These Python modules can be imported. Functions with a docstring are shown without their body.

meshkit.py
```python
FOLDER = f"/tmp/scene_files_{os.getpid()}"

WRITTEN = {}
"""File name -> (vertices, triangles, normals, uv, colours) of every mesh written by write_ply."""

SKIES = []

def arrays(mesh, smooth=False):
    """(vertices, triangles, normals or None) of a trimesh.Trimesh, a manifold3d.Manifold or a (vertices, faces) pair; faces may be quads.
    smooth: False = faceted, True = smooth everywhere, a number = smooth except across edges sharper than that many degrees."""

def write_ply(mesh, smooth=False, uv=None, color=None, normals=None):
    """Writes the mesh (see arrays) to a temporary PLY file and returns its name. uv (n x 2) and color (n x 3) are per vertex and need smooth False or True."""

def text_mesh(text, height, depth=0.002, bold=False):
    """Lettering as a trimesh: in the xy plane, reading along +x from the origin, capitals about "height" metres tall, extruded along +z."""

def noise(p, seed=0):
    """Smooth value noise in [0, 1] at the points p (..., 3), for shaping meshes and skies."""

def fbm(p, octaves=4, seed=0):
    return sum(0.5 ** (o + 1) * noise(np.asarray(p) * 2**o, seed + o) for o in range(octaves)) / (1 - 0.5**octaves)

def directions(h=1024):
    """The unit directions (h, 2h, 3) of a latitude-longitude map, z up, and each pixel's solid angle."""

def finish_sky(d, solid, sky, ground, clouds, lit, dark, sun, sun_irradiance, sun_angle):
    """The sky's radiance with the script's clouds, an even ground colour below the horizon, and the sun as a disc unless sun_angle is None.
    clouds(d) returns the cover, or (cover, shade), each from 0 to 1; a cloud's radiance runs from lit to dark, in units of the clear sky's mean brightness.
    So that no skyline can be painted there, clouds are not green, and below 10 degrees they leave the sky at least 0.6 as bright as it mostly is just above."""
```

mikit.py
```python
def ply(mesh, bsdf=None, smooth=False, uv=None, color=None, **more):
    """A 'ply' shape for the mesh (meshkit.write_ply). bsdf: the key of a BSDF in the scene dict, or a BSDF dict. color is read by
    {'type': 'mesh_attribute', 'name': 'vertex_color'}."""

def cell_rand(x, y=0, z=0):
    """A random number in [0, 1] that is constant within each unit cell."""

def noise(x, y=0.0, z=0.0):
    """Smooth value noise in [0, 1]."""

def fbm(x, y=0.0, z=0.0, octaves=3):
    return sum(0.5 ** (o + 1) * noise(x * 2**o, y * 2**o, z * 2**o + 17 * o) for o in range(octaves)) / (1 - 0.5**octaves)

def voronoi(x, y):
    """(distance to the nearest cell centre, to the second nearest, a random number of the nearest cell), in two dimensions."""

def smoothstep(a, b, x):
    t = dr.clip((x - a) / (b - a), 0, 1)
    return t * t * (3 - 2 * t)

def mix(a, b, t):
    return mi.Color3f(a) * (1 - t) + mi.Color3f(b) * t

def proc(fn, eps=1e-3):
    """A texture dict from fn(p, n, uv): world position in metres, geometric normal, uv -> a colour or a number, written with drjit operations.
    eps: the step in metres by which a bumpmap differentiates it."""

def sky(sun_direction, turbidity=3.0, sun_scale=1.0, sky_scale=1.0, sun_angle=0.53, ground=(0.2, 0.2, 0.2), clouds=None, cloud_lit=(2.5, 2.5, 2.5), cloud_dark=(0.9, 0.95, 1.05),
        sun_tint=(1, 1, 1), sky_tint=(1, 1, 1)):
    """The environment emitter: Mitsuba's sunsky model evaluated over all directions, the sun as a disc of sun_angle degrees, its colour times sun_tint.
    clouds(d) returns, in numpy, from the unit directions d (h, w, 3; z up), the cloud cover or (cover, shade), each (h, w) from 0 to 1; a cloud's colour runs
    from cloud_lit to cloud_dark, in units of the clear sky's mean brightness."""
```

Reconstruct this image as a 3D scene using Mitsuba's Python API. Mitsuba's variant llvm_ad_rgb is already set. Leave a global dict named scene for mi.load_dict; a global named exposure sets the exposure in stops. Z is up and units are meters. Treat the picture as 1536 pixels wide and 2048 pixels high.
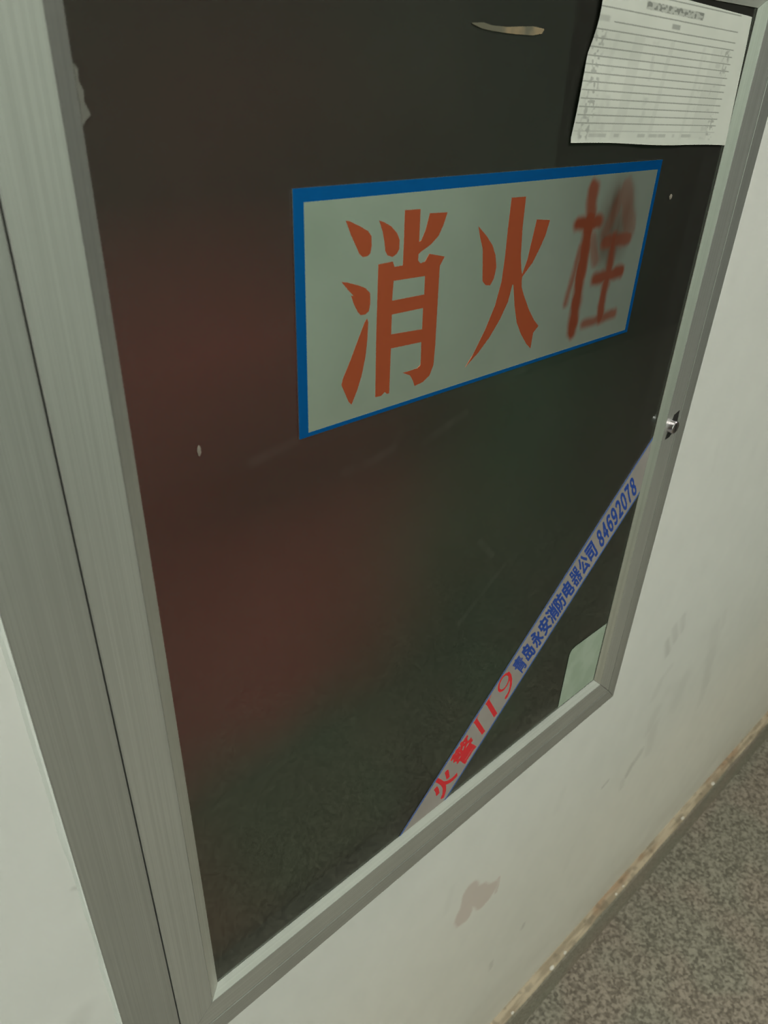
import math, random, json
import numpy as np, trimesh, shapely.geometry as sg
from shapely import affinity, union_all
import drjit as dr
import mitsuba as mi
import mikit, meshkit
from mikit import ply, proc, noise, fbm, voronoi, smoothstep, mix, cell_rand

random.seed(7)
T = mi.ScalarTransform4f
scene, labels = {}, {}

# ---------------------------------------------------------------- camera, light, exposure
S = 0.33                     # metres from the lens to the cabinet glass; all cabinet measures below are multiples of it
ZC = 1.577                   # height of the lens above the floor
CX = np.array([0.73976505, -0.32425582, 0.58958107])    # wall axes (right, into the wall, up) seen in the camera's frame
CY = np.array([-0.67202409, -0.39984946, 0.62330092])
CZ = np.array([0.03363472, -0.85730891, -0.51370238])
R = np.stack([CX, CY, CZ])
U_, s_, V_ = np.linalg.svd(R); R = U_ @ V_
M = np.eye(4)
M[:3, 0], M[:3, 1], M[:3, 2], M[:3, 3] = -R[:, 0], -R[:, 1], R[:, 2], [0, -S, ZC]
scene['camera'] = dict(type='thinlens', aperture_radius=0.0010, focus_distance=0.60, fov=2 * math.degrees(math.atan(768 / 1465.0)), fov_axis='x', near_clip=0.01, far_clip=100.0, to_world=T(M.tolist()))
exposure = 0.0
LAMP = (10.9, 10.5, 9.9)
FILL_WINDOW = (1.35, 1.55, 1.55)      # unseen glowing pane added in the opposite wall to soften shadows in the box
LAMP_AT = ((0.20, -1.22, 1.0), (2.45, -1.22, 0.36))      # x, y, strength of the two ceiling lamps (the farther one added to brighten the wall)

def struct(key, label=None):
    labels[key] = {'kind': 'structure', **({'label': label} if label else {})}
def tag(key, label, cat, group=None):
    labels[key] = {'label': label, 'category': cat, **({'group': group} if group else {})}
def add(key, mesh, bsdf, smooth=False, **k):
    scene[key] = ply(mesh, bsdf, smooth, **k)
def numbered(key):
    k, n = key, 0
    while k in scene:
        n += 1; k = '%s_%03d' % (key, n)
    return k
def rgb(*c): return {'type': 'rgb', 'value': list(c)}
def srgb(r, g, b):
    c = np.array([r, g, b]) / 255.0
    return tuple(np.where(c <= 0.04045, c / 12.92, ((c + 0.055) / 1.055) ** 2.4).tolist())
def two(b): return {'type': 'twosided', 'bsdf': b}
def box(x0, x1, y0, y1, z0, z1):
    b = trimesh.creation.box(extents=(x1 - x0, y1 - y0, z1 - z0))
    b.apply_translation(((x0 + x1) / 2, (y0 + y1) / 2, (z0 + z1) / 2)); return b
def hull(pts): return trimesh.convex.convex_hull(np.asarray(pts, float))
def X(u): return S * u                      # cabinet measure -> metres along the wall
def Z(w): return ZC + S * w                 # cabinet measure -> height
def up(mesh, y):
    """A flat mesh drawn in (x, height) and thickened along +z, stood up against the wall: its back at depth y, its face towards the room."""
    m = mesh.copy(); v = np.array(m.vertices)
    m.vertices = np.stack([v[:, 0], y - v[:, 2], v[:, 1]], 1)
    return m
def poly_mesh(poly, thick, y):
    parts = [trimesh.creation.extrude_polygon(g, thick, engine='earcut') for g in getattr(poly, 'geoms', [poly]) if g.area > 1e-10]
    return up(trimesh.util.concatenate(parts), y)
def P(pts):                                  # ring in thousandths of S
    return [(X(a / 1000), Z(b / 1000)) for a, b in pts]

# ---------------------------------------------------------------- materials
WALL_Y = -0.0015
def seg_d(px, pz, a, b, c, d):
    vx, vz = c - a, d - b; L = vx * vx + vz * vz
    t = dr.clip(((px - a) * vx + (pz - b) * vz) / L, 0, 1)
    return dr.sqrt(dr.square(px - a - t * vx) + dr.square(pz - b - t * vz))
def stain(p, a, b, c, d, r, edge=.85):
    """Soft-edged stain along a line, in cabinet measures."""
    x, z = p.x / S, (p.z - ZC) / S
    w = r * 1.1 * (fbm(p.x * 38, p.z * 38, a * 7, 2) - .5)
    return 1 - smoothstep(r * (1 - edge), r * (1 + edge), seg_d(x, z, a, b, c, d) + w)
SCUFFS = [(2.888, -2.128, 2.930, -2.225, .022, .20), (2.818, -2.155, 2.875, -2.255, .024, .22), (2.783, -2.220, 2.832, -2.320, .024, .30),
          (2.93, -2.46, 2.853, -2.504, .022, .10), (2.853, -2.504, 2.825, -2.605, .026, .13), (3.17, -2.72, 3.18, -2.86, .06, .13), (3.0, -2.66, 3.17, -2.74, .05, .08),
          (2.917, -2.764, 2.913, -2.872, .045, .16), (2.96, -2.90, 2.99, -3.10, .045, .15), (2.88, -3.04, 2.83, -3.08, .028, .24), (2.815, -3.08, 2.785, -3.14, .026, .30), (2.75, -3.16, 2.76, -3.22, .022, .16),
          (3.392, -2.457, 3.466, -2.668, .05, .12), (3.466, -2.668, 3.566, -2.987, .045, .16), (3.566, -2.98, 3.572, -3.14, .04, .10), (3.46, -2.40, 3.50, -2.50, .03, .10),
          (2.515, -3.015, 2.560, -3.005, .013, .30), (1.78, -3.70, 1.785, -3.75, .016, .24), (2.02, -3.65, 2.02, -3.67, .016, .28), (1.38, -2.66, 1.36, -2.80, .02, .08),
          (2.10, -2.70, 2.08, -2.82, .025, .07), (.10, -1.77, .05, -1.83, .025, .16), (.155, -1.372, .166, -1.380, .007, .30), (.05, -.90, .06, -.92, .012, .12), (2.35, -3.35, 2.33, -3.5, .03, .06), (2.7, -1.2, 2.72, -1.3, .02, .05)]
def wall_color(p, n, uv):
    base = mix(srgb(206, 206, 199), srgb(196, 198, 192), fbm(p.x * 3.1, p.y * 3.1, p.z * 3.1, 3))
    base = base * (0.97 + 0.05 * fbm(p.x * 40, p.y * 40, p.z * 22, 2))
    onwall = dr.select(p.y > -0.05, mi.Float(1), mi.Float(0))
    grime = mi.Float(0)
    for i, q in enumerate(SCUFFS):
        grime = dr.maximum(grime, .72 * q[5] * stain(p, *q[:5]))
    base = mix(base, srgb(96, 90, 80), grime * onwall)
    smudge = dr.maximum(dr.maximum(stain(p, 1.500, -2.82, 1.490, -2.97, .055, .25), stain(p, 1.53, -2.90, 1.64, -2.985, .062, .25)), .75 * stain(p, 1.70, -2.935, 1.70, -3.03, .012, .5))
    base = mix(base, srgb(176, 160, 152), 0.6 * smudge * onwall)
    base = mix(base, base * mi.Color3f(1.03, .98, .93), smoothstep(0.95, 0.35, p.z))  # warmer towards the floor: bounce light put into the wall colour
    low = smoothstep(0.30, 0.12, p.z) * fbm(p.x * 9, p.z * 22, 0, 3)
    return mix(base, srgb(150, 140, 122), 0.35 * low * onwall)
scene['m_wall'] = two({'type': 'principled', 'base_color': proc(wall_color), 'roughness': 0.62, 'specular': 0.35})

def granite(scale, tone, contrast):
    def f(p, n, uv):
        a = p.x * scale + .8 * noise(p.x * 120, p.y * 120, p.z * 120); b = (p.y + p.z) * scale + .8 * noise(p.x * 120 + 9, p.y * 120, p.z * 120)
        d1, d2, k = voronoi(a, b)
        e1, e2, k2 = voronoi(a * 1.9 + 7, b * 1.9)
        m = noise(a * 1.3, b * 1.3, 3) * .5 + k * .5
        v = smoothstep(.15, .85, m) - .5
        v = v - .55 * (1 - smoothstep(.0, .16, k2)) * (1 - smoothstep(.15, .6, e1)) + .5 * smoothstep(.88, 1.0, k2) * (1 - smoothstep(.15, .6, e1))
        v = v * contrast
        c = mix(srgb(72, 69, 60), srgb(134, 130, 118), dr.clip(.5 + v, 0, 1))
        warm = smoothstep(.35, .65, fbm(p.x * 9, p.y * 9, p.z * 9, 2))
        return c * mix((.99, 1.0, .97), (1.06, .99, .97), warm) * tone
    return f
scene['m_floor'] = two({'type': 'principled', 'base_color': proc(granite(175.0, 1.62, .72)), 'roughness': 0.5, 'specular': 0.35})
scene['m_skirt'] = two({'type': 'principled', 'base_color': proc(granite(230.0, 1.42, .3)), 'roughness': 0.45, 'specular': 0.4})
def ledge_color(p, n, uv):
    c = mix(srgb(190, 177, 152), srgb(158, 145, 122), smoothstep(.3, .7, fbm(p.x * 18, p.y * 160, 0, 3)))
    rust = smoothstep(0.52, 0.72, fbm(p.x * 11 + 4, p.y * 30, 2, 3)) * smoothstep(-0.020, -0.006, p.y)
    c = mix(c, srgb(150, 104, 66), 0.45 * rust)
    return mix(c, srgb(96, 88, 74), 0.35 * smoothstep(0.55, 0.75, fbm(p.x * 60, p.y * 90, 5, 2)))
scene['m_ledge'] = two({'type': 'principled', 'base_color': proc(ledge_color), 'roughness': 0.8})
scene['m_filler'] = two({'type': 'principled', 'base_color': rgb(*srgb(208, 212, 205)), 'roughness': 0.8})
scene['m_plaster'] = two({'type': 'principled', 'base_color': rgb(*srgb(225, 222, 212)), 'roughness': 0.8})

def brushed(along, tone=1.0):
    def f(p, n, uv):
        a, b = (p.z, p.x) if along == 'z' else (p.x, p.z)
        g = 0.5 * noise(a * 7, b * 1400) + 0.3 * noise(a * 3, b * 420) + 0.2 * noise(a * 1.5, b * 150)
        dirt = fbm(p.x * 14, p.z * 5, 3, 3)
        return mix(srgb(178, 180, 173), srgb(196, 198, 191), g) * ((0.86 + 0.16 * dirt) * tone)
    return f
def alu(along, tone=1.0, metal=0.66): return two({'type': 'principled', 'base_color': proc(brushed(along, tone)), 'metallic': metal, 'roughness': 0.33, 'specular': 0.5})
scene['m_frame_v'], scene['m_frame_h'] = alu('z', .84), alu('x', .84)
scene['m_bead_v'], scene['m_bead_h'] = alu('z', 1.45, .85), alu('x', 1.48, .52)  # bead tones raised to look lit; level beads also less metallic
scene['m_alu_v'], scene['m_alu_h'] = alu('z'), alu('x')
scene['m_chrome'] = two({'type': 'roughconductor', 'material': 'Cr', 'alpha': 0.10})
scene['m_black'] = two({'type': 'principled', 'base_color': rgb(0.012, 0.012, 0.011), 'roughness': 0.6})

def liner_color(p, n, uv):                    # red inside of the box; the fade to green imitates reflections in the glass
    x, z = p.x / S, (p.z - ZC) / S
    red = (1 - smoothstep(1.25, 2.6, x + 0.5 * fbm(p.x * 5, p.z * 5, 1, 2))) * smoothstep(-2.38, -1.75, z + 0.3 * (fbm(p.x * 6, p.z * 6, 8, 2) - .5))
    return mix(srgb(44, 80, 58), srgb(130, 36, 37), red)
scene['m_liner'] = two({'type': 'principled', 'base_color': proc(liner_color), 'roughness': 0.7})

# dusty glass: clear pane with a thin film of dust and wiped scuffs
ARCS = [(0.834, -0.690, 0.908, -0.688), (0.908, -0.688, 0.968, -0.676), (0.968, -0.676, 0.985, -0.648), (1.061, -0.690, 1.190, -0.655), (0.62, -0.60, 0.72, -0.585), (1.25, -1.30, 1.42, -1.18), (1.30, -1.05, 1.36, -1.12)]
def dust(p, n, uv):
    x, z = p.x / S, (p.z - ZC) / S
    d = 0.022 + 0.024 * fbm(p.x * 6, p.z * 6, 0, 4)
    d += 0.025 * (1 - smoothstep(0.0, 0.09, z + 2.065)) * (0.5 + noise(p.x * 30, 4))  # pane gets paler towards its bottom edge
    s = mi.Float(0)
    for q in ARCS:
        s = dr.maximum(s, 1 - smoothstep(0.003, 0.016, seg_d(x, z, *q)))
    return d + 0.022 * s * fbm(p.x * 80, p.z * 80, 2, 2)
scene['m_glass'] = {'type': 'blendbsdf', 'weight': proc(dust), 'a': {'type': 'thindielectric', 'int_ior': 1.45, 'specular_reflectance': rgb(.52, .60, .54), 'specular_transmittance': rgb(.62, .66, .60)}, 'b': two({'type': 'diffuse', 'reflectance': rgb(*srgb(190, 188, 176))})}

# ---------------------------------------------------------------- the setting
XL, XR, YF, ZT = -2.6, 6.4, -2.25, 2.8
OX0, OX1, OZ0, OZ1 = X(.20), X(2.30), Z(-2.235), Z(.345)
wall = trimesh.util.concatenate([box(XL, OX0, WALL_Y, .25, 0, ZT), box(OX1, XR, WALL_Y, .25, 0, ZT), box(OX0, OX1, WALL_Y, .25, 0, OZ0 - .0025), box(OX0, OX1, WALL_Y, .25, OZ1 + .0025, ZT)])
add('wall_back', wall, 'm_wall'); struct('wall_back', 'scuffed off-white painted wall around the hydrant cabinet')
# lip of filler that the painter left along the frame
zz = np.linspace(Z(-2.30), Z(.40), 60); prev = None; bits = []
for i in range(len(zz) - 1):
    w0, w1 = [0.0018 + 0.0026 * meshkit.noise(np.array([z * 40, 1.5, 0])) for z in (zz[i], zz[i + 1])]
    x1 = X(.168)
    bits.append(hull([(x1, WALL_Y, zz[i]), (x1, -0.0052, zz[i]), (x1 - w0 * .5, -0.0046, zz[i]), (x1 - w0, WALL_Y, zz[i]), (x1, WALL_Y, zz[i + 1]), (x1, -0.0052, zz[i + 1]), (x1 - w1 * .5, -0.0046, zz[i + 1]), (x1 - w1, WALL_Y, zz[i + 1])]))
add('wall_back__filler_bead', trimesh.util.concatenate(bits), 'm_filler', 40)
add('floor', box(XL, XR, YF, .25, -.05, 0), 'm_floor'); struct('floor', 'speckled grey-brown granite floor')
add('ceiling', box(XL, XR, YF, .25, ZT, ZT + .05), 'm_wall'); struct('ceiling')
add('wall_left', box(XL - .1, XL, YF, .25, 0, ZT), 'm_wall'); struct('wall_left')
DX0, DX1 = 3.6, 6.2
scene['m_green_wall'] = two({'type': 'principled', 'base_color': rgb(*srgb(166, 184, 172)), 'roughness': 0.6})
WX0, WX1, WZ0, WZ1 = -2.2, -.35, .95, 2.45
add('wall_front', trimesh.util.concatenate([box(XL, WX0, YF - .1, YF, 0, ZT), box(WX0, WX1, YF - .1, YF, 0, WZ0), box(WX0, WX1, YF - .1, YF, WZ1, ZT), box(WX1, DX0, YF - .1, YF, 0, ZT), box(DX1, XR, YF - .1, YF, 0, ZT), box(DX0, DX1, YF - .1, YF, 2.2, ZT)]), 'm_green_wall'); struct('wall_front')
scene['m_dark'] = two({'type': 'principled', 'base_color': rgb(*srgb(62, 60, 52)), 'roughness': 0.6})  # dark colour stands for the unlit corridor end that sign and glass reflect
add('wall_right', box(XR, XR + .1, YF, .25, 0, ZT), 'm_dark'); struct('wall_right')
for k, (a, b) in enumerate(((DX0, (DX0 + DX1) / 2), ((DX0 + DX1) / 2, DX1))):
    key = 'door_%d' % (k + 1)  # unseen doors added to give sign and glass a dark reflection
    add(key, box(a + .004, b - .004, YF - .07, YF - .03, .004, 2.196), 'm_dark'); struct(key)
    add(key + '__panel', box(a + .15, b - .15, YF - .03, YF - .022, .2, 1.0), 'm_dark')
    add(key + '__panel_001', box(a + .15, b - .15, YF - .03, YF - .022, 1.12, 2.05), 'm_dark')
scene['added_window_1__frosted_pane'] = ply(box(WX0 + .05, WX1 - .05, YF - .06, YF - .05, WZ0 + .05, WZ1 - .05), 'm_plaster', emitter={'type': 'area', 'radiance': rgb(*FILL_WINDOW)}); struct('added_window_1')  # unseen window added as a soft fill light
for k, (a, b, e, f) in enumerate(((WX0, WX0 + .05, WZ0, WZ1), (WX1 - .05, WX1, WZ0, WZ1), (WX0 + .05, WX1 - .05, WZ0, WZ0 + .05), (WX0 + .05, WX1 - .05, WZ1 - .05, WZ1))):
    add(numbered('added_window_1__frame_bar'), box(a, b, YF - .08, YF - .03, e, f), 'm_plaster')
# skirting of the cabinet wall
BT, BY = Z(-4.48), -0.0225
add('baseboard_back', hull([(x, y, z) for x in (XL, XR) for y, z in ((WALL_Y, 0), (BY, 0), (BY, BT - .006), (BY + .004, BT - .002), (WALL_Y, BT - .002))]), 'm_skirt')
struct('baseboard_back', 'dark granite skirting with a dirty beige top edge')
n = 260; xs = np.linspace(XL, XR, n); sec = []
for x in xs:
    w = meshkit.noise(np.array([x * 22, .5, 0])) - .5; q = meshkit.noise(np.array([x * 60, 4.5, 0])) - .5
    sec.append([(x, WALL_Y, BT - .003), (x, BY + .003 + .0025 * w, BT - .003), (x, BY + .0045 + .0025 * w, BT + .0005 + .001 * q), (x, -.008, BT + .002 + .0015 * q), (x, WALL_Y, BT + .004 + .002 * w)])
sec = np.array(sec); m_ = sec.shape[1]; F = []
for i in range(n - 1):
    for j in range(m_):
        a, b = i * m_ + j, i * m_ + (j + 1) % m_
        F += [[a, a + m_, b], [b, a + m_, b + m_]]
F += [[0, j, j + 1] for j in range(1, m_ - 1)] + [[(n - 1) * m_, (n - 1) * m_ + j + 1, (n - 1) * m_ + j] for j in range(1, m_ - 1)]
ledge = trimesh.Trimesh(sec.reshape(-1, 3), F); trimesh.repair.fix_normals(ledge)
add('baseboard_back__mortar_ledge', ledge, 'm_ledge', 35)
labels['baseboard_back__mortar_ledge'] = {'label': 'dirty beige mortar ledge with rust stains'}
for k, (x, r) in enumerate(((0.672, .0028), (0.792, .0045), (0.835, .003), (1.018, .0028), (1.045, .002), (1.30, .004), (1.45, .0048))):
    b = trimesh.creation.icosphere(subdivisions=1, radius=1.0)
    v = np.array(b.vertices) * [r * 1.4, r * .8, r * .6] * (0.75 + .5 * meshkit.noise(np.array(b.vertices) * 2 + k))[:, None]
    b.vertices = v + [x, BY + .006, BT + .0012]
    add(numbered('baseboard_back__plaster_crumb'), b, 'm_plaster', True)

# ceiling lamp (above the frame)
for k, (lx, ly, st) in enumerate(LAMP_AT):
    key = 'ceiling_lamp' + ('_%03d' % k if k else '')
    add(key + '__housing', box(lx - .63, lx + .63, ly - .41, ly + .41, ZT - .05, ZT - .001), 'm_plaster')
    scene[key + '__diffuser'] = ply(box(lx - .60, lx + .60, ly - .38, ly + .38, ZT - .062, ZT - .051), 'm_plaster', emitter={'type': 'area', 'radiance': rgb(*[st * q for q in LAMP])})
    tag(key, 'white rectangular fluorescent panel lamp on the corridor ceiling' + (', added to brighten the right part of the wall' if k else ', over the hydrant cabinet'), 'lamp', 'ceiling lamps of the corridor')

# ---------------------------------------------------------------- the cabinet
CAB = 'hydrant_cabinet'
tag(CAB, 'wall-recessed hydrant cabinet with brushed aluminium frame and dark glass door', 'cabinet')
Y0 = 0.0                                      # glass plane
YF_ = -0.0188 * S                             # front of the frame
G = (.410, 2.142, -2.065, .168); B = (.3817, 2.1703, -2.0933, .1963)
D = (.2926, 2.2585, -2.183, .285); OI = (.2895, 2.2622, -2.1867, .289); OO = (.167, 2.323, -2.256, .360)
def corners(r): return [(r[0], r[2]), (r[1], r[2]), (r[1], r[3]), (r[0], r[3])]      # bl br tr tl
SIDES = {'left': (3, 0), 'bottom': (0, 1), 'right': (1, 2), 'top': (2, 3)}
def trap(inner, outer, side, grow_in=0., grow_out=0., miter=0.):
    a, b = SIDES[side]
    i = (inner[0] - grow_in, inner[1] + grow_in, inner[2] - grow_in, inner[3] + grow_in)
    o = (outer[0] - grow_out, outer[1] + grow_out, outer[2] - grow_out, outer[3] + grow_out)
    ci, co = corners(i), corners(o)
    q = np.array([ci[a], ci[b], co[b], co[a]], float)
    d = q[1] - q[0]; d /= np.linalg.norm(d)
    q[[0, 3]] += d * miter; q[[1, 2]] -= d * miter
    return q
def lay(q, y): return [(X(a), y, Z(b)) for a, b in q]
c = .0020
def bar(inner, outer, side, front, back):
    return hull(lay(trap(inner, outer, side, 0, 0, .0008), back) + lay(trap(inner, outer, side, 0, 0, .0008), front + c * S * .8) + lay(trap(inner, outer, side, c, -c, .0012), front))
def bead(side):
    q0, q1 = trap(G, B, side, 0, 0, .0006), trap(G, B, side, 0, 0, .0006)
    return hull(lay(q0, Y0 + .0002)[:2] + lay(q0, Y0 - .0004)[:2] + lay(q0, Y0 + .0002)[2:] + lay(q1, YF_ + .0003)[2:])
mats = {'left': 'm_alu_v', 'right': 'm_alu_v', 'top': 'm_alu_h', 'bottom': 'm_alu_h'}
for side in ('left', 'bottom', 'right', 'top'):
    add(numbered(CAB + '__frame_bar'), bar(OI, OO, side, YF_, .02), mats[side].replace('alu', 'frame'), 20)
for side in ('left', 'right'):
    add(numbered(CAB + '__door__stile'), bar(B, D, side, YF_, .018), mats[side], 20)
for side in ('bottom', 'top'):
    add(numbered(CAB + '__door__rail'), bar(B, D, side, YF_, .018), mats[side], 20)
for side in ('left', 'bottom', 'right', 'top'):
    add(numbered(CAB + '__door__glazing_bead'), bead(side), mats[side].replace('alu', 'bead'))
scene['m_shade_strip'] = two({'type': 'principled', 'base_color': rgb(.02, .022, .02), 'roughness': .7})  # black strip behind the glass edge, added in place of shade
gr = lambda r: sg.box(X(r[0]), Z(r[2]), X(r[1]), Z(r[3]))
add(CAB + '__door__shade_strip', poly_mesh(gr((B[0] + .002, B[1] - .002, B[2] + .002, B[3] - .002)).difference(gr(G)), .016, .0172), 'm_shade_strip'); labels[CAB + '__door__shade_strip'] = {'label': 'black strip added to darken the edge behind the glass'}
gx0, gx1, gz0, gz1 = X(.395), X(2.157), Z(-2.08), Z(.183)
gl = trimesh.Trimesh([(gx0, .0005, gz0), (gx1, .0005, gz0), (gx1, .0005, gz1), (gx0, .0005, gz1)], [[0, 1, 2], [0, 2, 3]])
add(CAB + '__door__glass_pane', gl, 'm_glass'); labels[CAB + '__door__glass_pane'] = {'label': 'dusty dark glass pane'}
scene['m_scrap'] = two({'type': 'principled', 'base_color': rgb(*srgb(92, 92, 84)), 'roughness': 0.8})
scene['m_speck'] = two({'type': 'principled', 'base_color': rgb(*srgb(112, 106, 96)), 'roughness': 0.8})
scrap = sg.Polygon([(X(a), Z(b)) for a, b in ((.4105, -.002), (.4150, -.008), (.4135, -.020), (.4180, -.030), (.4165, -.042), (.4225, -.056), (.4150, -.062), (.4105, -.068))])
add(CAB + '__door__sealant_scrap', poly_mesh(scrap, .0006, Y0 - .0001), 'm_scrap'); labels[CAB + '__door__sealant_scrap'] = {'label': 'ragged scrap of pale sealant'}
# recessed box behind the door
t, dep = .002, .20
shape2 = sg.box(OX0, .021, OX1, dep + .1).intersection(sg.box(OX0 + .09, -1, OX1 - .09, dep - .09).buffer(.09, 24))
skin = shape2.difference(shape2.buffer(-t)).difference(sg.box(OX0 + t, 0, OX1 - t, .021 + 2 * t))
skin = trimesh.creation.extrude_polygon(skin, OZ1 - OZ0, engine='earcut'); skin.apply_translation((0, 0, OZ0))
ib = trimesh.util.concatenate([skin, box(OX0, OX1, .021, dep, OZ0 - t, OZ0), box(OX0, OX1, .021, dep, OZ1, OZ1 + t)])
add(CAB + '__inner_box', ib, 'm_liner'); labels[CAB + '__inner_box'] = {'label': 'dull red painted inside of the box'}
# cam lock on the stile
lx_, lz_ = X(2.226), Z(-.948)
def cyl(r, y0, y1, x=lx_, z=lz_, sec=40):
    m = trimesh.creation.revolve(np.array([(0, 0), (r, 0), (r, (y0 - y1) - .0008), (r - .0008, y0 - y1), (0, y0 - y1)]), sections=sec)
    v = np.array(m.vertices); m.vertices = np.stack([v[:, 0] + x, y0 - v[:, 2], v[:, 1] + z], 1); trimesh.repair.fix_normals(m); return m
slot = hull([(x + dx, y, z) for y in (YF_ + .0012, YF_ - .0003) for x, z in ((X(2.192), Z(-1.008)), (X(2.215), Z(-.925)), (X(2.246), Z(-.916)), (X(2.250), Z(-.982)), (X(2.218), Z(-1.006))) for dx in (0,)])
add(CAB + '__door__lock_slot', slot, 'm_black'); labels[CAB + '__door__lock_slot'] = {'label': 'dark cut-out around the lock'}
add(CAB + '__door__lock', cyl(.0072, YF_ + .001, YF_ - .0066, X(2.206), Z(-.962)), 'm_chrome', 30); labels[CAB + '__door__lock'] = {'label': 'small chrome cam lock'}
add(CAB + '__door__keyhole', box(X(2.206) - .0012, X(2.206) + .0012, YF_ - .0070, YF_ - .0064, Z(-.962) - .0044, Z(-.962) + .0044), 'm_black')
# ---------------------------------------------------------------- sign on the glass
SIGN = 'hydrant_sign'
tag(SIGN, 'blue-bordered silvery sign with three orange characters on the dark glass', 'sign')
XIAO = [[[830, -213], [837, -214], [860, -224], [880, -234], [888, -243], [889, -260], [886, -272], [879, -276], [869, -276], [861, -270], [853, -256], [841, -236]], [[905, -219], [915, -222], [934, -231], [949, -244], [956, -256], [956, -272], [950, -280], [940, -284], [928, -280], [922, -272], [919, -256], [914, -238]], [[821, -312], [835, -315], [859, -323], [876, -330], [888, -341], [889, -359], [886, -373], [877, -378], [866, -377], [859, -370], [850, -355], [843, -339], [849, -340], [835, -327]], [[882, -386], [885, -393], [884, -424], [880, -458], [872, -491], [861, -520], [847, -546], [840, -539], [822, -501], [825, -490], [843, -458], [861, -422], [876, -393]], [[966, -207], [1005, -208], [1006, -265], [1012, -262], [1021, -246], [1030, -217], [1077, -219], [1069, -239], [1057, -259], [1037, -273], [1012, -283], [1006, -287], [1006, -298], [1013, -304], [1025, -302], [1035, -289], [1078, -299], [1066, -315], [1067, -378], [1069, -472], [1068, -514], [1058, -535], [1039, -545], [1016, -548], [1010, -535], [1001, -522], [980, -512], [999, -512], [1021, -511], [1030, -506], [1028, -458], [945, -455], [945, -501], [945, -547], [938, -546], [933, -541], [923, -547], [908, -546], [906, -428], [906, -354], [906, -293], [941, -292], [946, -302], [967, -302], [967, -268]]]
XIAO_HOLES = [[[945, -327], [1027, -329], [1028, -364], [943, -363]], [[944, -389], [1027, -390], [1028, -432], [944, -427]]]
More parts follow.
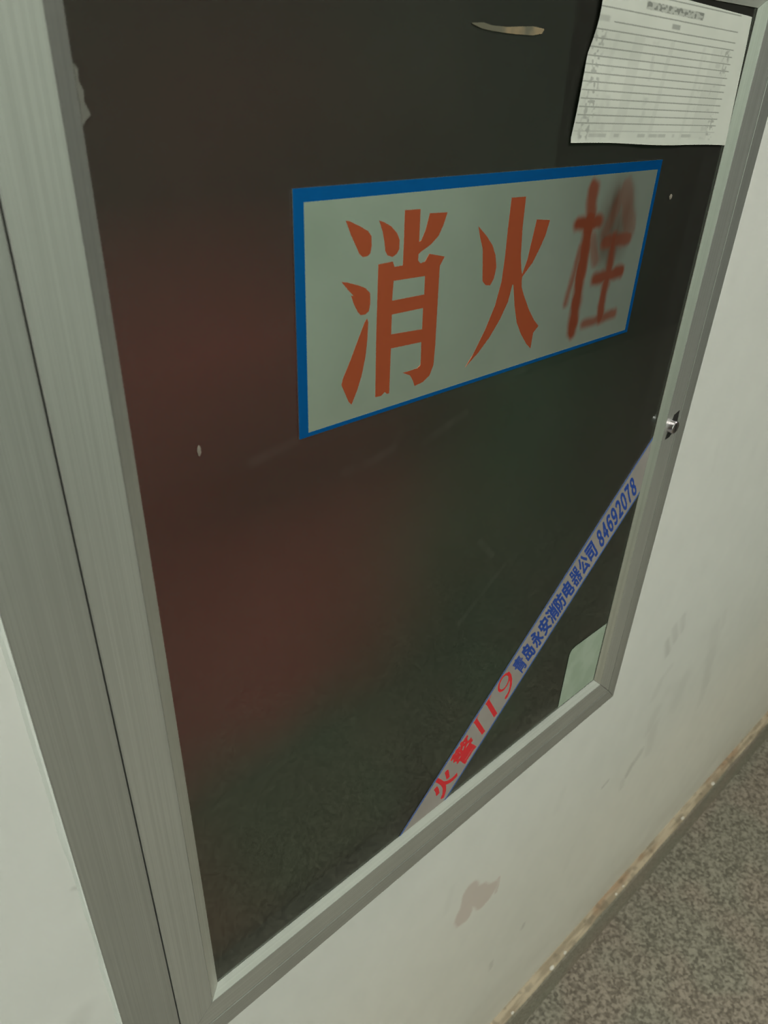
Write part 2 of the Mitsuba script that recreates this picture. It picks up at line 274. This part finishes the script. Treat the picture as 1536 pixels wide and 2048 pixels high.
HUO = [[[1169, -252], [1197, -273], [1218, -293], [1231, -314], [1238, -338], [1234, -361], [1224, -374], [1210, -372], [1198, -362], [1194, -333], [1189, -298], [1177, -273]], [[1263, -206], [1309, -207], [1310, -266], [1316, -324], [1324, -355], [1329, -365], [1341, -336], [1348, -298], [1356, -255], [1403, -260], [1394, -291], [1380, -316], [1361, -344], [1331, -370], [1330, -377], [1333, -393], [1345, -413], [1371, -449], [1395, -476], [1416, -494], [1399, -507], [1397, -544], [1380, -531], [1353, -502], [1332, -472], [1317, -434], [1303, -384], [1299, -383], [1291, -418], [1271, -452], [1241, -488], [1207, -517], [1169, -541], [1189, -520], [1223, -469], [1248, -420], [1261, -371], [1263, -318], [1262, -261]]]
SHUAN = [(1553, -206, 1557, -272, 20, .9), (1557, -272, 1556, -401, 22, 1), (1556, -401, 1560, -533, 20, 1), (1512, -278, 1598, -280, 16, 1), (1540, -330, 1512, -455, 10, .75), (1566, -300, 1612, -372, 15, .55),
         (1680, -216, 1630, -310, 18, .35), (1690, -216, 1740, -310, 26, .42), (1640, -331, 1740, -331, 17, .85), (1624, -414, 1735, -411, 16, .95), (1608, -524, 1742, -519, 13, .8), (1676, -325, 1676, -520, 16, .95)]
ORANGE, FADED = srgb(214, 104, 68), srgb(204, 92, 54)
def sign_color(p, n, uv):
    x, z = p.x / S * 1000, (p.z - ZC) / S * 1000
    c = mix(srgb(216, 228, 214), srgb(198, 212, 196), fbm(p.x * 20, p.z * 20, 0, 3))
    wx, wz = x + 9 * (noise(p.x * 200, p.z * 120) - .5), z + 6 * (noise(p.x * 200 + 40, p.z * 120) - .5)
    ink = mi.Float(0)
    for a, b, e, f, r, w in SHUAN:                       # the third character: print rubbed soft
        ink = dr.maximum(ink, w * (1 - smoothstep(r - 10.0, r + 10.0, seg_d(wx, wz, a, b, e, f))))
    rub = (1 - smoothstep(0.35, 1.0, dr.sqrt(dr.square((x - 1668) / 105) + dr.square((z + 295) / 140)))) * (0.35 + 0.65 * fbm(p.x * 90, p.z * 30, 4, 3))
    c = mix(c, srgb(130, 84, 60), 0.85 * rub)
    return mix(c, FADED, ink * (0.93 - 0.2 * rub))
scene['m_sign'] = two({'type': 'principled', 'base_color': proc(sign_color), 'metallic': 0.84, 'roughness': 0.22})
scene['m_blue'] = two({'type': 'principled', 'base_color': rgb(*srgb(4, 110, 192)), 'metallic': 0.75, 'roughness': 0.24})
scene['m_orange'] = two({'type': 'principled', 'base_color': rgb(*ORANGE), 'metallic': 0.75, 'roughness': 0.24})
SO = (.7225, 1.830, -.5835, -.1575); SI = (.7435, 1.8165, -.5755, -.1785)
def rect(r): return sg.box(X(r[0]), Z(r[2]), X(r[1]), Z(r[3]))
add(SIGN + '__panel', poly_mesh(rect(SO), .0006, Y0 - .0001), 'm_sign')
add(SIGN + '__border', poly_mesh(rect(SO).difference(rect(SI)), .00015, Y0 - .0007), 'm_blue')
labels[SIGN + '__border'] = {'label': 'blue printed border'}
big = union_all([sg.Polygon(P(r)).buffer(0) for r in XIAO]).difference(union_all([sg.Polygon(P(r)) for r in XIAO_HOLES]))
add(SIGN + '__character', poly_mesh(big, .00012, Y0 - .0007), 'm_orange')
add(SIGN + '__character_001', poly_mesh(union_all([sg.Polygon(P(r)).buffer(0) for r in HUO]), .00012, Y0 - .0007), 'm_orange')

# ---------------------------------------------------------------- diagonal tape across the lower right corner
GLYPHS = json.loads('{"火":[[[0,18,0,22,3,27,29,38,41,47,51,56,65,73,72,88,79,115,82,140,83,195,88,200,112,199,115,195,115,156,112,114,122,86,135,67,151,51,171,38,197,30,200,27,200,19,195,15,189,4,183,1,163,7,144,16,123,32,107,52,98,67,86,46,71,29,51,14,29,3,21,0,14,1]],[[131,92,131,99,149,133,160,159,162,161,169,162,187,155,191,148,190,142,175,112,159,85,155,82,148,82,135,88]],[[7,93,7,100,16,111,25,130,33,158,38,162,42,162,61,156,64,150,61,135,53,112,38,87,33,82,28,81,9,90]]],"警":[[[0,137,0,143,13,153,22,168,22,169,7,169,4,172,4,187,7,190,27,190,28,195,31,199,49,199,51,197,52,190,64,190,64,197,66,199,85,199,88,195,88,190,108,190,110,188,111,172,118,183,123,198,127,200,142,197,145,195,143,183,195,182,197,179,196,163,194,161,181,161,173,145,166,135,168,133,176,129,197,122,199,120,198,113,191,105,193,101,193,87,190,84,167,83,168,68,166,66,168,64,167,49,170,46,170,3,168,1,148,1,144,6,56,6,55,3,51,0,33,1,31,3,31,46,34,49,32,52,32,62,34,66,32,70,33,83,8,85,7,102,9,104,20,104,20,105,17,107,16,110,16,126,11,127],[120,105,121,104,171,105,147,119],[139,160,147,150,155,160,140,161],[55,26,144,26,145,29,56,30],[99,122,101,121,104,124,113,127,128,134,127,138,122,146,120,146,110,137,106,137,101,140],[99,166,104,162,109,170,88,169,88,166],[99,121,98,119,99,118,100,121],[74,129,77,129,77,147,74,146],[63,166,64,169,51,169,52,166],[35,105,60,104,61,107,60,111,40,111,38,107],[38,130,52,130,53,131,39,132]]],"青":[[[0,115,0,131,3,134,82,135,81,138,22,139,21,158,25,161,81,161,82,163,16,164,13,167,13,184,16,187,81,187,82,198,84,200,106,200,108,198,108,187,176,187,179,185,179,167,176,164,108,163,108,161,169,160,171,158,171,142,168,138,108,138,108,135,188,134,191,131,191,115,188,112,3,112]],[[29,3,29,106,31,108,159,109,163,107,164,21,162,11,157,5,141,1,112,2,106,16,106,22,108,24,137,24,138,25,138,34,55,34,53,2,50,0,32,0],[54,56,138,55,138,60,55,61],[54,83,138,82,138,85,55,86]]],"岛":[[[0,76,2,80,6,82,18,83,15,87,15,175,18,179,61,180,68,197,72,200,80,200,94,198,99,195,100,187,97,182,98,180,150,180,154,177,155,159,153,141,150,125,144,113,171,112,174,111,178,106,175,54,171,25,166,12,157,3,148,0,115,0,110,4,109,12,105,12,99,18,5,18,0,24],[127,81,130,77,130,30,138,29,140,31,143,45,146,81],[82,149,97,142,109,133,119,133,121,134,123,150],[79,48,100,47,100,77,103,82,79,82],[46,133,45,112,86,112,80,118],[26,81,30,77,30,47,49,47,49,82]]],"永":[[[0,27,0,34,2,37,18,47,32,62,48,88,48,89,7,90,4,94,4,114,6,118,9,120,70,121,86,114,86,127,85,129,35,129,30,134,30,153,35,159,91,159,91,161,77,166,56,171,50,174,48,179,49,184,59,199,67,200,93,193,130,180,143,174,146,171,147,163,136,145,129,144,120,149,119,148,119,134,130,107,145,119,170,144,175,145,180,143,195,131,195,122,166,95,146,81,166,58,186,45,201,39,203,30,188,12,181,12,176,14,153,28,135,44,119,63,119,24,117,13,114,8,108,3,97,0,62,0,59,4,57,13,54,18,54,26,59,30,86,31,86,98,74,69,66,55,52,36,33,18,22,11,18,11,14,13]]],"安":[[[0,97,0,116,6,122,5,172,9,176,72,176,73,179,69,185,70,193,74,196,90,200,94,200,99,197,109,176,178,176,183,169,183,126,181,122,188,116,188,97,183,92,148,91,140,76,127,56,176,32,182,28,184,20,182,16,168,2,161,1,139,15,111,29,100,32,80,19,61,11,39,4,18,0,14,2,9,12,4,16,2,21,3,26,8,30,41,37,60,44,65,47,61,50,26,63,25,72,38,89,37,91,5,92],[94,122,153,121,151,124,151,146,102,146,100,136],[76,92,69,79,71,78,96,69,107,82,111,91],[34,122,57,122,69,146,36,146,36,126]]],"消":[[[6,16,6,23,24,52,41,89,45,92,51,92,63,83,66,78,68,78,68,137,73,142,81,143,70,164,68,164,67,160,57,148,48,147,31,161,12,172,9,176,9,182,21,196,29,197,44,189,61,177,64,185,67,187,81,193,87,192,103,168,112,150,112,195,118,200,136,200,142,196,144,153,152,165,167,193,174,194,193,185,193,175,174,145,175,142,183,141,186,137,186,20,183,11,177,5,163,1,136,1,132,4,126,21,128,29,132,31,155,31,155,43,99,43,99,7,97,2,94,0,72,0,68,4,67,73,38,12,32,3,23,2],[99,72,155,72,155,77,99,78],[99,107,155,106,155,112,99,112],[112,146,110,143,112,143]],[[0,129,12,143,18,144,34,136,52,124,58,119,60,110,47,94,40,94,22,108,3,118,0,122]]],"防":[[[0,6,0,185,3,190,7,192,64,192,74,186,78,181,75,167,109,167,110,170,104,186,105,193,110,197,128,200,133,196,135,192,143,167,185,167,189,164,190,141,186,137,121,136,121,122,172,122,178,117,178,84,174,32,171,18,167,10,162,5,149,0,116,0,112,3,110,13,106,20,106,26,111,31,141,30,145,52,146,92,117,92,112,65,103,42,91,24,74,8,61,0,56,0,41,15,40,20,42,25,56,33,69,46,81,69,88,102,90,127,89,137,64,137,59,128,59,123,66,115,72,103,75,92,76,73,74,62,70,54,64,48,55,44,31,43,31,7,28,1,5,0],[32,113,31,74,43,72,46,76,45,90,40,103],[31,139,33,138,35,143,40,159,39,162,31,162]]],"电":[[[0,45,0,164,2,169,5,171,65,171,66,193,67,196,72,200,93,200,97,197,99,171,161,171,164,169,166,165,167,65,173,60,183,57,186,54,186,41,183,24,178,12,171,5,156,0,88,1,78,5,72,11,69,17,66,34,66,52,33,52,32,45,27,40,5,40],[98,33,100,31,150,32,153,38,154,51,99,52],[98,84,134,83,135,96,99,96],[99,139,99,127,135,127,134,139],[32,84,65,83,66,96,33,96],[66,138,33,139,33,127,65,127]]],"器":[[[0,64,0,68,2,70,32,83,46,93,46,94,8,94,4,98,4,115,8,119,75,119,82,129,81,131,25,131,22,133,23,199,97,199,98,143,112,139,114,140,115,199,190,200,194,197,194,134,190,131,168,131,168,129,177,122,178,119,206,119,210,115,210,97,208,94,163,93,184,81,210,74,214,70,214,65,209,60,203,51,194,49,194,4,190,1,170,1,166,6,140,6,136,0,115,1,114,75,117,78,138,79,122,94,88,94,71,79,72,78,95,78,98,76,98,3,95,1,76,1,72,6,48,6,44,0,24,0,22,2,22,49,19,50,16,48,11,49],[138,157,166,156,166,175,139,175],[139,32,166,32,166,53,140,53],[114,132,109,119,134,120,126,124,126,131,116,132],[48,32,72,32,72,53,48,53],[72,174,47,175,47,156,72,156]]],"公":[[[111,185,112,190,122,196,132,200,138,200,141,198,151,180,166,157,182,138,205,115,203,107,189,93,180,92,177,94,157,115,124,161]],[[16,35,19,42,24,45,35,55,53,80,75,115,87,138,91,141,97,141,114,134,119,130,119,123,96,84,72,50,133,53,131,57,118,73,115,81,121,88,134,94,142,94,157,77,188,34,196,20,196,12,192,8,176,0,167,1,154,23,51,15,30,11,24,15]],[[0,109,1,115,21,134,34,150,46,170,57,194,61,198,69,198,88,192,90,188,89,180,70,144,55,122,28,93,18,93,12,99,3,104]]],"司":[[[0,172,0,196,4,200,186,199,189,192,189,28,185,12,178,5,171,2,156,0,127,0,123,3,116,23,116,30,120,34,155,35,155,168,5,168]],[[1,137,1,157,6,162,142,162,147,158,148,155,148,139,143,131,6,131]],[[15,27,15,119,18,124,127,125,132,120,133,46,128,39,49,39,47,37,47,27,43,23,24,22,19,23],[48,92,48,70,100,70,99,93]]],"0":[[[0,85,0,117,5,148,15,174,31,190,50,199,71,200,93,193,108,179,119,160,125,137,127,119,127,82,124,57,117,36,108,21,98,11,86,4,71,0,56,0,45,2,30,11,20,20,11,36,4,58],[42,77,44,59,51,43,59,37,71,38,77,44,83,58,87,77,88,106,84,139,78,154,70,163,63,164,53,159,44,142,40,123]]],"1":[[[0,5,0,33,5,38,39,39,39,153,13,153,10,156,7,161,9,183,12,187,35,191,52,200,75,200,81,195,82,191,82,39,114,37,118,32,118,6,112,0,6,0]]],"2":[[[0,161,0,167,5,175,21,188,34,195,52,200,72,200,90,195,101,189,112,178,119,166,124,147,124,130,121,116,115,99,107,84,87,57,71,40,127,38,132,32,132,6,130,2,126,0,7,0,2,4,2,29,20,44,47,71,64,91,79,117,82,131,82,143,76,157,66,162,53,162,44,159,25,142,17,143]]],"3":[[[0,30,1,39,17,57,24,57,39,44,58,37,68,37,79,41,84,44,89,54,89,67,83,77,66,85,42,86,36,90,36,117,39,120,64,123,73,126,80,131,83,140,83,150,80,158,69,163,57,163,47,159,33,148,24,146,7,164,7,175,25,189,37,195,55,200,81,199,102,190,118,175,123,164,125,152,125,140,121,126,117,117,106,106,120,93,126,83,130,73,131,54,124,30,118,21,104,10,90,4,74,0,55,0,31,6,10,19]]],"4":[[[0,56,0,77,2,82,76,196,81,200,115,199,119,194,119,88,136,87,141,85,144,80,142,54,135,49,119,48,118,4,113,0,85,0,81,2,79,6,78,49,9,49,5,50],[53,88,78,88,78,125,76,125]]],"5":[[[0,33,2,40,13,54,20,58,27,57,35,47,52,39,69,37,76,40,88,50,93,65,90,85,87,92,79,99,71,101,60,101,39,90,34,90,16,102,14,113,19,182,20,194,23,198,27,200,122,199,125,194,125,167,120,163,58,161,55,136,78,137,99,133,110,127,123,113,129,102,134,84,134,58,129,40,123,29,108,13,94,5,75,0,55,0,39,4,24,10,8,20,2,27]]],"6":[[[0,85,1,121,6,144,15,167,33,187,48,195,58,199,83,200,104,194,123,180,125,175,123,165,107,150,99,150,89,159,80,163,65,162,56,157,47,142,42,125,43,123,51,127,68,131,88,129,107,119,121,101,127,81,127,54,118,27,102,11,82,1,60,0,45,4,31,12,19,24,11,38,4,60],[41,81,42,67,47,52,56,40,69,36,74,37,82,43,87,53,88,73,83,88,78,93,72,95,58,94,49,89]]],"7":[[[0,167,0,194,6,200,125,200,131,195,131,172,107,137,98,120,90,95,82,57,80,9,79,5,72,0,40,1,37,5,37,28,42,67,49,99,60,129,77,160,9,161,2,163]]],"8":[[[0,50,0,62,5,80,13,94,26,106,17,117,12,126,8,140,10,160,17,176,31,190,51,199,75,200,93,195,101,190,111,182,118,171,123,157,124,146,123,133,119,123,106,103,115,94,124,82,130,61,127,38,119,23,106,11,87,2,75,0,49,1,29,8,15,18,4,36],[39,67,41,48,51,38,58,36,74,36,81,38,87,45,89,50,89,62,81,74,54,87,45,78],[49,155,49,137,56,129,76,119,82,128,86,138,84,153,76,163,57,163]]],"9":[[[0,144,4,160,13,177,29,192,45,199,68,200,82,196,94,190,108,177,117,164,125,139,127,124,127,89,124,65,115,40,107,26,93,12,74,2,63,0,45,0,20,8,4,23,4,32,20,50,29,50,37,42,50,37,58,37,67,41,78,53,86,75,83,76,73,71,55,69,32,74,20,81,8,95,2,110,0,121],[40,142,41,121,44,112,52,106,70,106,79,112,87,121,87,130,83,145,77,156,67,163,57,164,49,160,43,153]]]}')
_a = np.linspace(0, 2 * math.pi, 40)
_nine = union_all([sg.LineString([(50 + 40 * math.cos(q), 142 + 50 * math.sin(q)) for q in _a]).buffer(7), sg.LineString([(91, 160), (93, 120), (86, 80), (70, 45), (48, 22), (26, 12)]).buffer(9), sg.Point(24, 16).buffer(14)])
GLYPHS['n'] = [[[v for c_ in r_.coords[:-1] for v in c_] for r_ in (_nine.exterior, *_nine.interiors)]]     # figure nine with a thin bowl
GLYPHS['|'] = [[[0, 8, 30, 0, 36, 192, 62, 196, 60, 200, 2, 200, 6, 180]]]     # plain figure one
TAPE = 'seal_tape'
tag(TAPE, 'pale diagonal tape with red and blue lettering across the lower right of the glass', 'tape')
V0, V1 = -2.365, -2.213
def uv2(u, v): return ((u - v) * math.sqrt(.5), (u + v) * math.sqrt(.5))
def ring_uv(pts): return [(X(a), Z(b)) for a, b in (uv2(u, v) for u, v in pts)]
inside = sg.box(X(G[0] + .0005), Z(G[2] + .0005), X(G[1] - .0005), Z(G[3] - .0005))
def band(v0, v1): return sg.Polygon(ring_uv([(-1.2, v0), (1.4, v0), (1.4, v1), (-1.2, v1)])).intersection(inside)
def tape_color(p, n, uv):
    return mix(srgb(182, 176, 172), srgb(170, 164, 159), fbm(p.x * 30, p.z * 30, 6, 3))
scene['m_tape'] = two({'type': 'principled', 'base_color': proc(tape_color), 'metallic': 0.5, 'roughness': 0.30})
scene['m_tape_blue'] = two({'type': 'principled', 'base_color': rgb(*srgb(26, 60, 136)), 'roughness': 0.5})
scene['m_tape_red'] = two({'type': 'principled', 'base_color': rgb(*srgb(196, 36, 44)), 'roughness': 0.5})
scene['m_edge_blue'] = two({'type': 'principled', 'base_color': rgb(*srgb(48, 88, 150)), 'roughness': 0.5})
add(TAPE + '__band', poly_mesh(band(V0, V1), .00025, Y0 - .0001), 'm_tape')
for a, b in ((V0, V0 + .0075), (V1 - .0075, V1)):
    add(numbered(TAPE + '__edge_line'), poly_mesh(band(a, b), .00008, Y0 - .00035), 'm_edge_blue')
def put(ch, u0, u1, v0, v1, slant, mat):
    polys = []
    for rings in GLYPHS[ch]:
        rr = [[(r[i], r[i + 1]) for i in range(0, len(r), 2)] for r in rings]
        polys.append(sg.Polygon(rr[0], rr[1:]).buffer(0))
    g = union_all(polys); w = g.bounds[2]
    def f(pt):
        hx, hy = pt[0] / w, pt[1] / 200.0
        v = v0 + hy * (v1 - v0)
        return uv2(u0 + hx * (u1 - u0) + slant * (v - (v0 + v1) / 2), v)
    from shapely.ops import transform
    g = transform(lambda a, b: tuple(np.array([f(q) for q in zip(np.atleast_1d(a), np.atleast_1d(b))]).T), g)
    g = affinity.affine_transform(g, [S, 0, 0, S, 0, ZC]).buffer(0).intersection(inside)
    add(numbered(TAPE + '__character'), poly_mesh(g, .0001, Y0 - .00035), mat)
put('火', -.552, -.452, -2.342, -2.222, .12, 'm_tape_red')
put('警', -.430, -.330, -2.344, -2.224, .12, 'm_tape_red')
put('|', -.297, -.261, -2.338, -2.226, .24, 'm_tape_red')
put('|', -.227, -.189, -2.344, -2.226, .24, 'm_tape_red')
put('n', -.164, -.090, -2.344, -2.222, .24, 'm_tape_red')
us = [-.046, .005, .057, .106, .153, .199, .249, .299, .347, .395]
for ch, u in zip('青岛永安消防电器公司', us):
    put(ch, u - .0225, u + .0225, -2.342, -2.236, .10, 'm_tape_blue')
for k, ch in enumerate('84692078'):
    u = .451 + k * (.656 - .451) / 7
    put(ch, u - .0125, u + .0125, -2.342, -2.240, .16, 'm_tape_blue')

# ---------------------------------------------------------------- paper notice, upper right
NOTE = 'record_sheet'
tag(NOTE, 'creased white paper with a ruled table taped to the upper right of the glass', 'paper')
nx_, nz_ = 60, 30
top = lambda s: .170 - .022 * s
bot = lambda s: -.1115 - .0235 * s
left = lambda q: 1.462 + (1.430 - 1.462) * q + .006 * math.sin(q * 7.0)
Vn, UVn = [], []
for j in range(nz_ + 1):
    for i in range(nx_ + 1):
        s, q = i / nx_, j / nz_
        x0 = left(q); x = x0 + s * (2.116 + .0235 * q ** .8 - x0); z = top(s) * (1 - q) + bot(s) * q + .0014 * math.sin(s * 9) * q
        lift = .0012 + .0022 * (1 - s) ** 3 * abs(math.sin(q * 6.0 + .5)) + .0012 * meshkit.noise(np.array([s * 7, q * 4, 0.3])) * math.sin(math.pi * min(s * 1.05, 1)) ** .5
        Vn.append((X(x), Y0 - lift, Z(z))); UVn.append((x, z))
Fn = [[a, a + 1, a + nx_ + 2, a + nx_ + 1] for j in range(nz_) for i in range(nx_) for a in [j * (nx_ + 1) + i]]
Vn = np.array(Vn); N1 = len(Vn); Fq = np.array(Fn)
edge = [i for i in range(nx_ + 1)] + [j * (nx_ + 1) + nx_ for j in range(1, nz_ + 1)] + [nz_ * (nx_ + 1) + i for i in range(nx_ - 1, -1, -1)] + [j * (nx_ + 1) for j in range(nz_ - 1, 0, -1)]
rim = [[edge[k], edge[k] + N1, edge[(k + 1) % len(edge)] + N1, edge[(k + 1) % len(edge)]] for k in range(len(edge))]
Vall = np.vstack([Vn, Vn + [0, .00015, 0]]); Fall = np.vstack([Fq, Fq[:, ::-1] + N1, np.array(rim)])
Ftri = np.vstack([Fall[:, [0, 1, 2]], Fall[:, [0, 2, 3]]])
note = trimesh.Trimesh(Vall, Ftri, process=False); trimesh.repair.fix_normals(note)
def note_color(p, n, uv):
    x, z = p.x / S, (p.z - ZC) / S
    zr = z + 0.0215 * (x - 1.446)                     # the table stands a little askew
    c = mix(srgb(190, 193, 183), srgb(181, 185, 175), fbm(p.x * 25, p.z * 25, 9, 3))
    ink = mi.Float(0)
    for k in range(-1, 15):
        h = {-1: .1595, 0: .1265, 1: .1045}.get(k, .0895 - .0149 * (k - 2))
        x0 = {-1: 1.62, 0: 1.43, 1: 1.515}.get(k, 1.438)
        on = smoothstep(x0 - .004, x0 + .002, x) * (1 - smoothstep(2.055, 2.064, x))
        ink = dr.maximum(ink, (0.22 if k == 14 else .52) * on * (1 - smoothstep(.0004, .0020, dr.abs(zr - h))))
    # blurred entries, not legible
    col = smoothstep(.50, .80, noise(x * 26, 3.0)) * smoothstep(.45, .8, noise(x * 55, zr * 75 + 5))
    tbl = smoothstep(1.44, 1.45, x) * (1 - smoothstep(2.04, 2.055, x)) * smoothstep(-.11, -.10, zr) * (1 - smoothstep(.085, .09, zr))
    ink = dr.maximum(ink, .17 * dr.maximum(col, .4 * smoothstep(.45, .62, noise(x * 40 - zr * 6, 9.0))) * tbl)
    l = (1 - smoothstep(.010, .030, dr.abs(x - 1.475))) * smoothstep(.42, .8, noise(x * 150, zr * 170)) * tbl
    r_ = (1 - smoothstep(.008, .026, dr.abs(x - 2.03))) * smoothstep(.42, .8, noise(x * 130, zr * 170 + 40)) * (smoothstep(.03, .035, zr) + (1 - smoothstep(-.055, -.045, zr))) * tbl
    ink = dr.maximum(ink, .38 * dr.maximum(l, r_))
    title = smoothstep(1.625, 1.632, x) * (1 - smoothstep(1.872, 1.88, x)) * (1 - smoothstep(.0055, .0085, dr.abs(zr - .1425))) * (0.40 + .5 * smoothstep(.35, .7, noise(x * 130, zr * 260)))
    sub = (1 - smoothstep(.014, .022, dr.abs(x - 1.762))) * (1 - smoothstep(.003, .006, dr.abs(zr - .1145)))
    sub2 = (1 - smoothstep(.016, .028, dr.abs(x - 1.475))) * (1 - smoothstep(.003, .007, dr.abs(zr - .108)))
    foot = smoothstep(1.45, 1.46, x) * (1 - smoothstep(1.93, 1.95, x)) * (1 - smoothstep(.002, .005, dr.abs(zr + .0975))) * smoothstep(.35, .6, noise(x * 40, 1.0))
    ink = dr.maximum(ink, dr.maximum(.75 * title, dr.maximum(.45 * sub, dr.maximum(.25 * sub2, .28 * foot))))
    return mix(c, srgb(60, 64, 58), ink)
scene['m_note'] = two({'type': 'principled', 'base_color': proc(note_color), 'roughness': 0.75, 'specular': 0.2})
add(NOTE, note, 'm_note', 40)

# pale label stuck into the lower right corner of the glass
LAB = 'blank_label'
tag(LAB, 'pale green blank label in the lower right corner of the glass', 'label')
lab = sg.Polygon([(X(1.900), Z(-2.058)), (X(2.135), Z(-2.058)), (X(2.135), Z(-1.769)), (X(1.930), Z(-1.769)), (X(1.910), Z(-1.775)), (X(1.901), Z(-1.792))])
def lab_color(p, n, uv):
    return mix(srgb(152, 165, 148), srgb(140, 155, 136), smoothstep(.3, .7, fbm(p.x * 40, p.z * 40, 1, 3)))
scene['m_label'] = two({'type': 'principled', 'base_color': proc(lab_color), 'roughness': 0.6})
add(LAB, poly_mesh(lab, .0002, Y0 - .0001), 'm_label')

# old glue residue near the top of the glass
RES = 'tape_residue'
tag(RES, 'torn yellowish scrap of old tape near the top of the glass', 'tape scrap')
res = sg.Polygon(P([(1106, 77), (1134, 79), (1157, 76), (1198, 76), (1237, 79), (1269, 81), (1302, 79), (1298, 73), (1272, 69), (1223, 68.5), (1186, 69), (1149, 70.5), (1131, 72)])).buffer(.0003)
def res_color(p, n, uv):
    return mix(srgb(122, 108, 82), srgb(86, 84, 68), smoothstep(.35, .65, fbm(p.x * 70, p.z * 70, 3, 3)))
scene['m_residue'] = two({'type': 'principled', 'base_color': proc(res_color), 'roughness': 0.8})
add(RES, poly_mesh(res, .0003, Y0 - .0001), 'm_residue')
# dried specks of paint on the glass
for key, x, z, rx, rz, lab_ in (('paint_speck', .520, -.545, .0038, .009, 'small pale dried paint drop on the glass left of and below the sign'), ('paint_speck', 1.912, -.247, .007, .006, 'small pale dried paint drop on the glass right of the sign')):
    key = numbered(key)
    b = trimesh.creation.icosphere(subdivisions=2, radius=1.0)
    b.vertices = np.array(b.vertices) * [X(rx), .0006, X(rz)] * (0.8 + .4 * meshkit.noise(np.array(b.vertices) * 2.0))[:, None] + [X(x), Y0 - .0002, Z(z)]
    add(key, b, 'm_speck', True); tag(key, lab_, 'paint drop', 'paint drops on the glass')
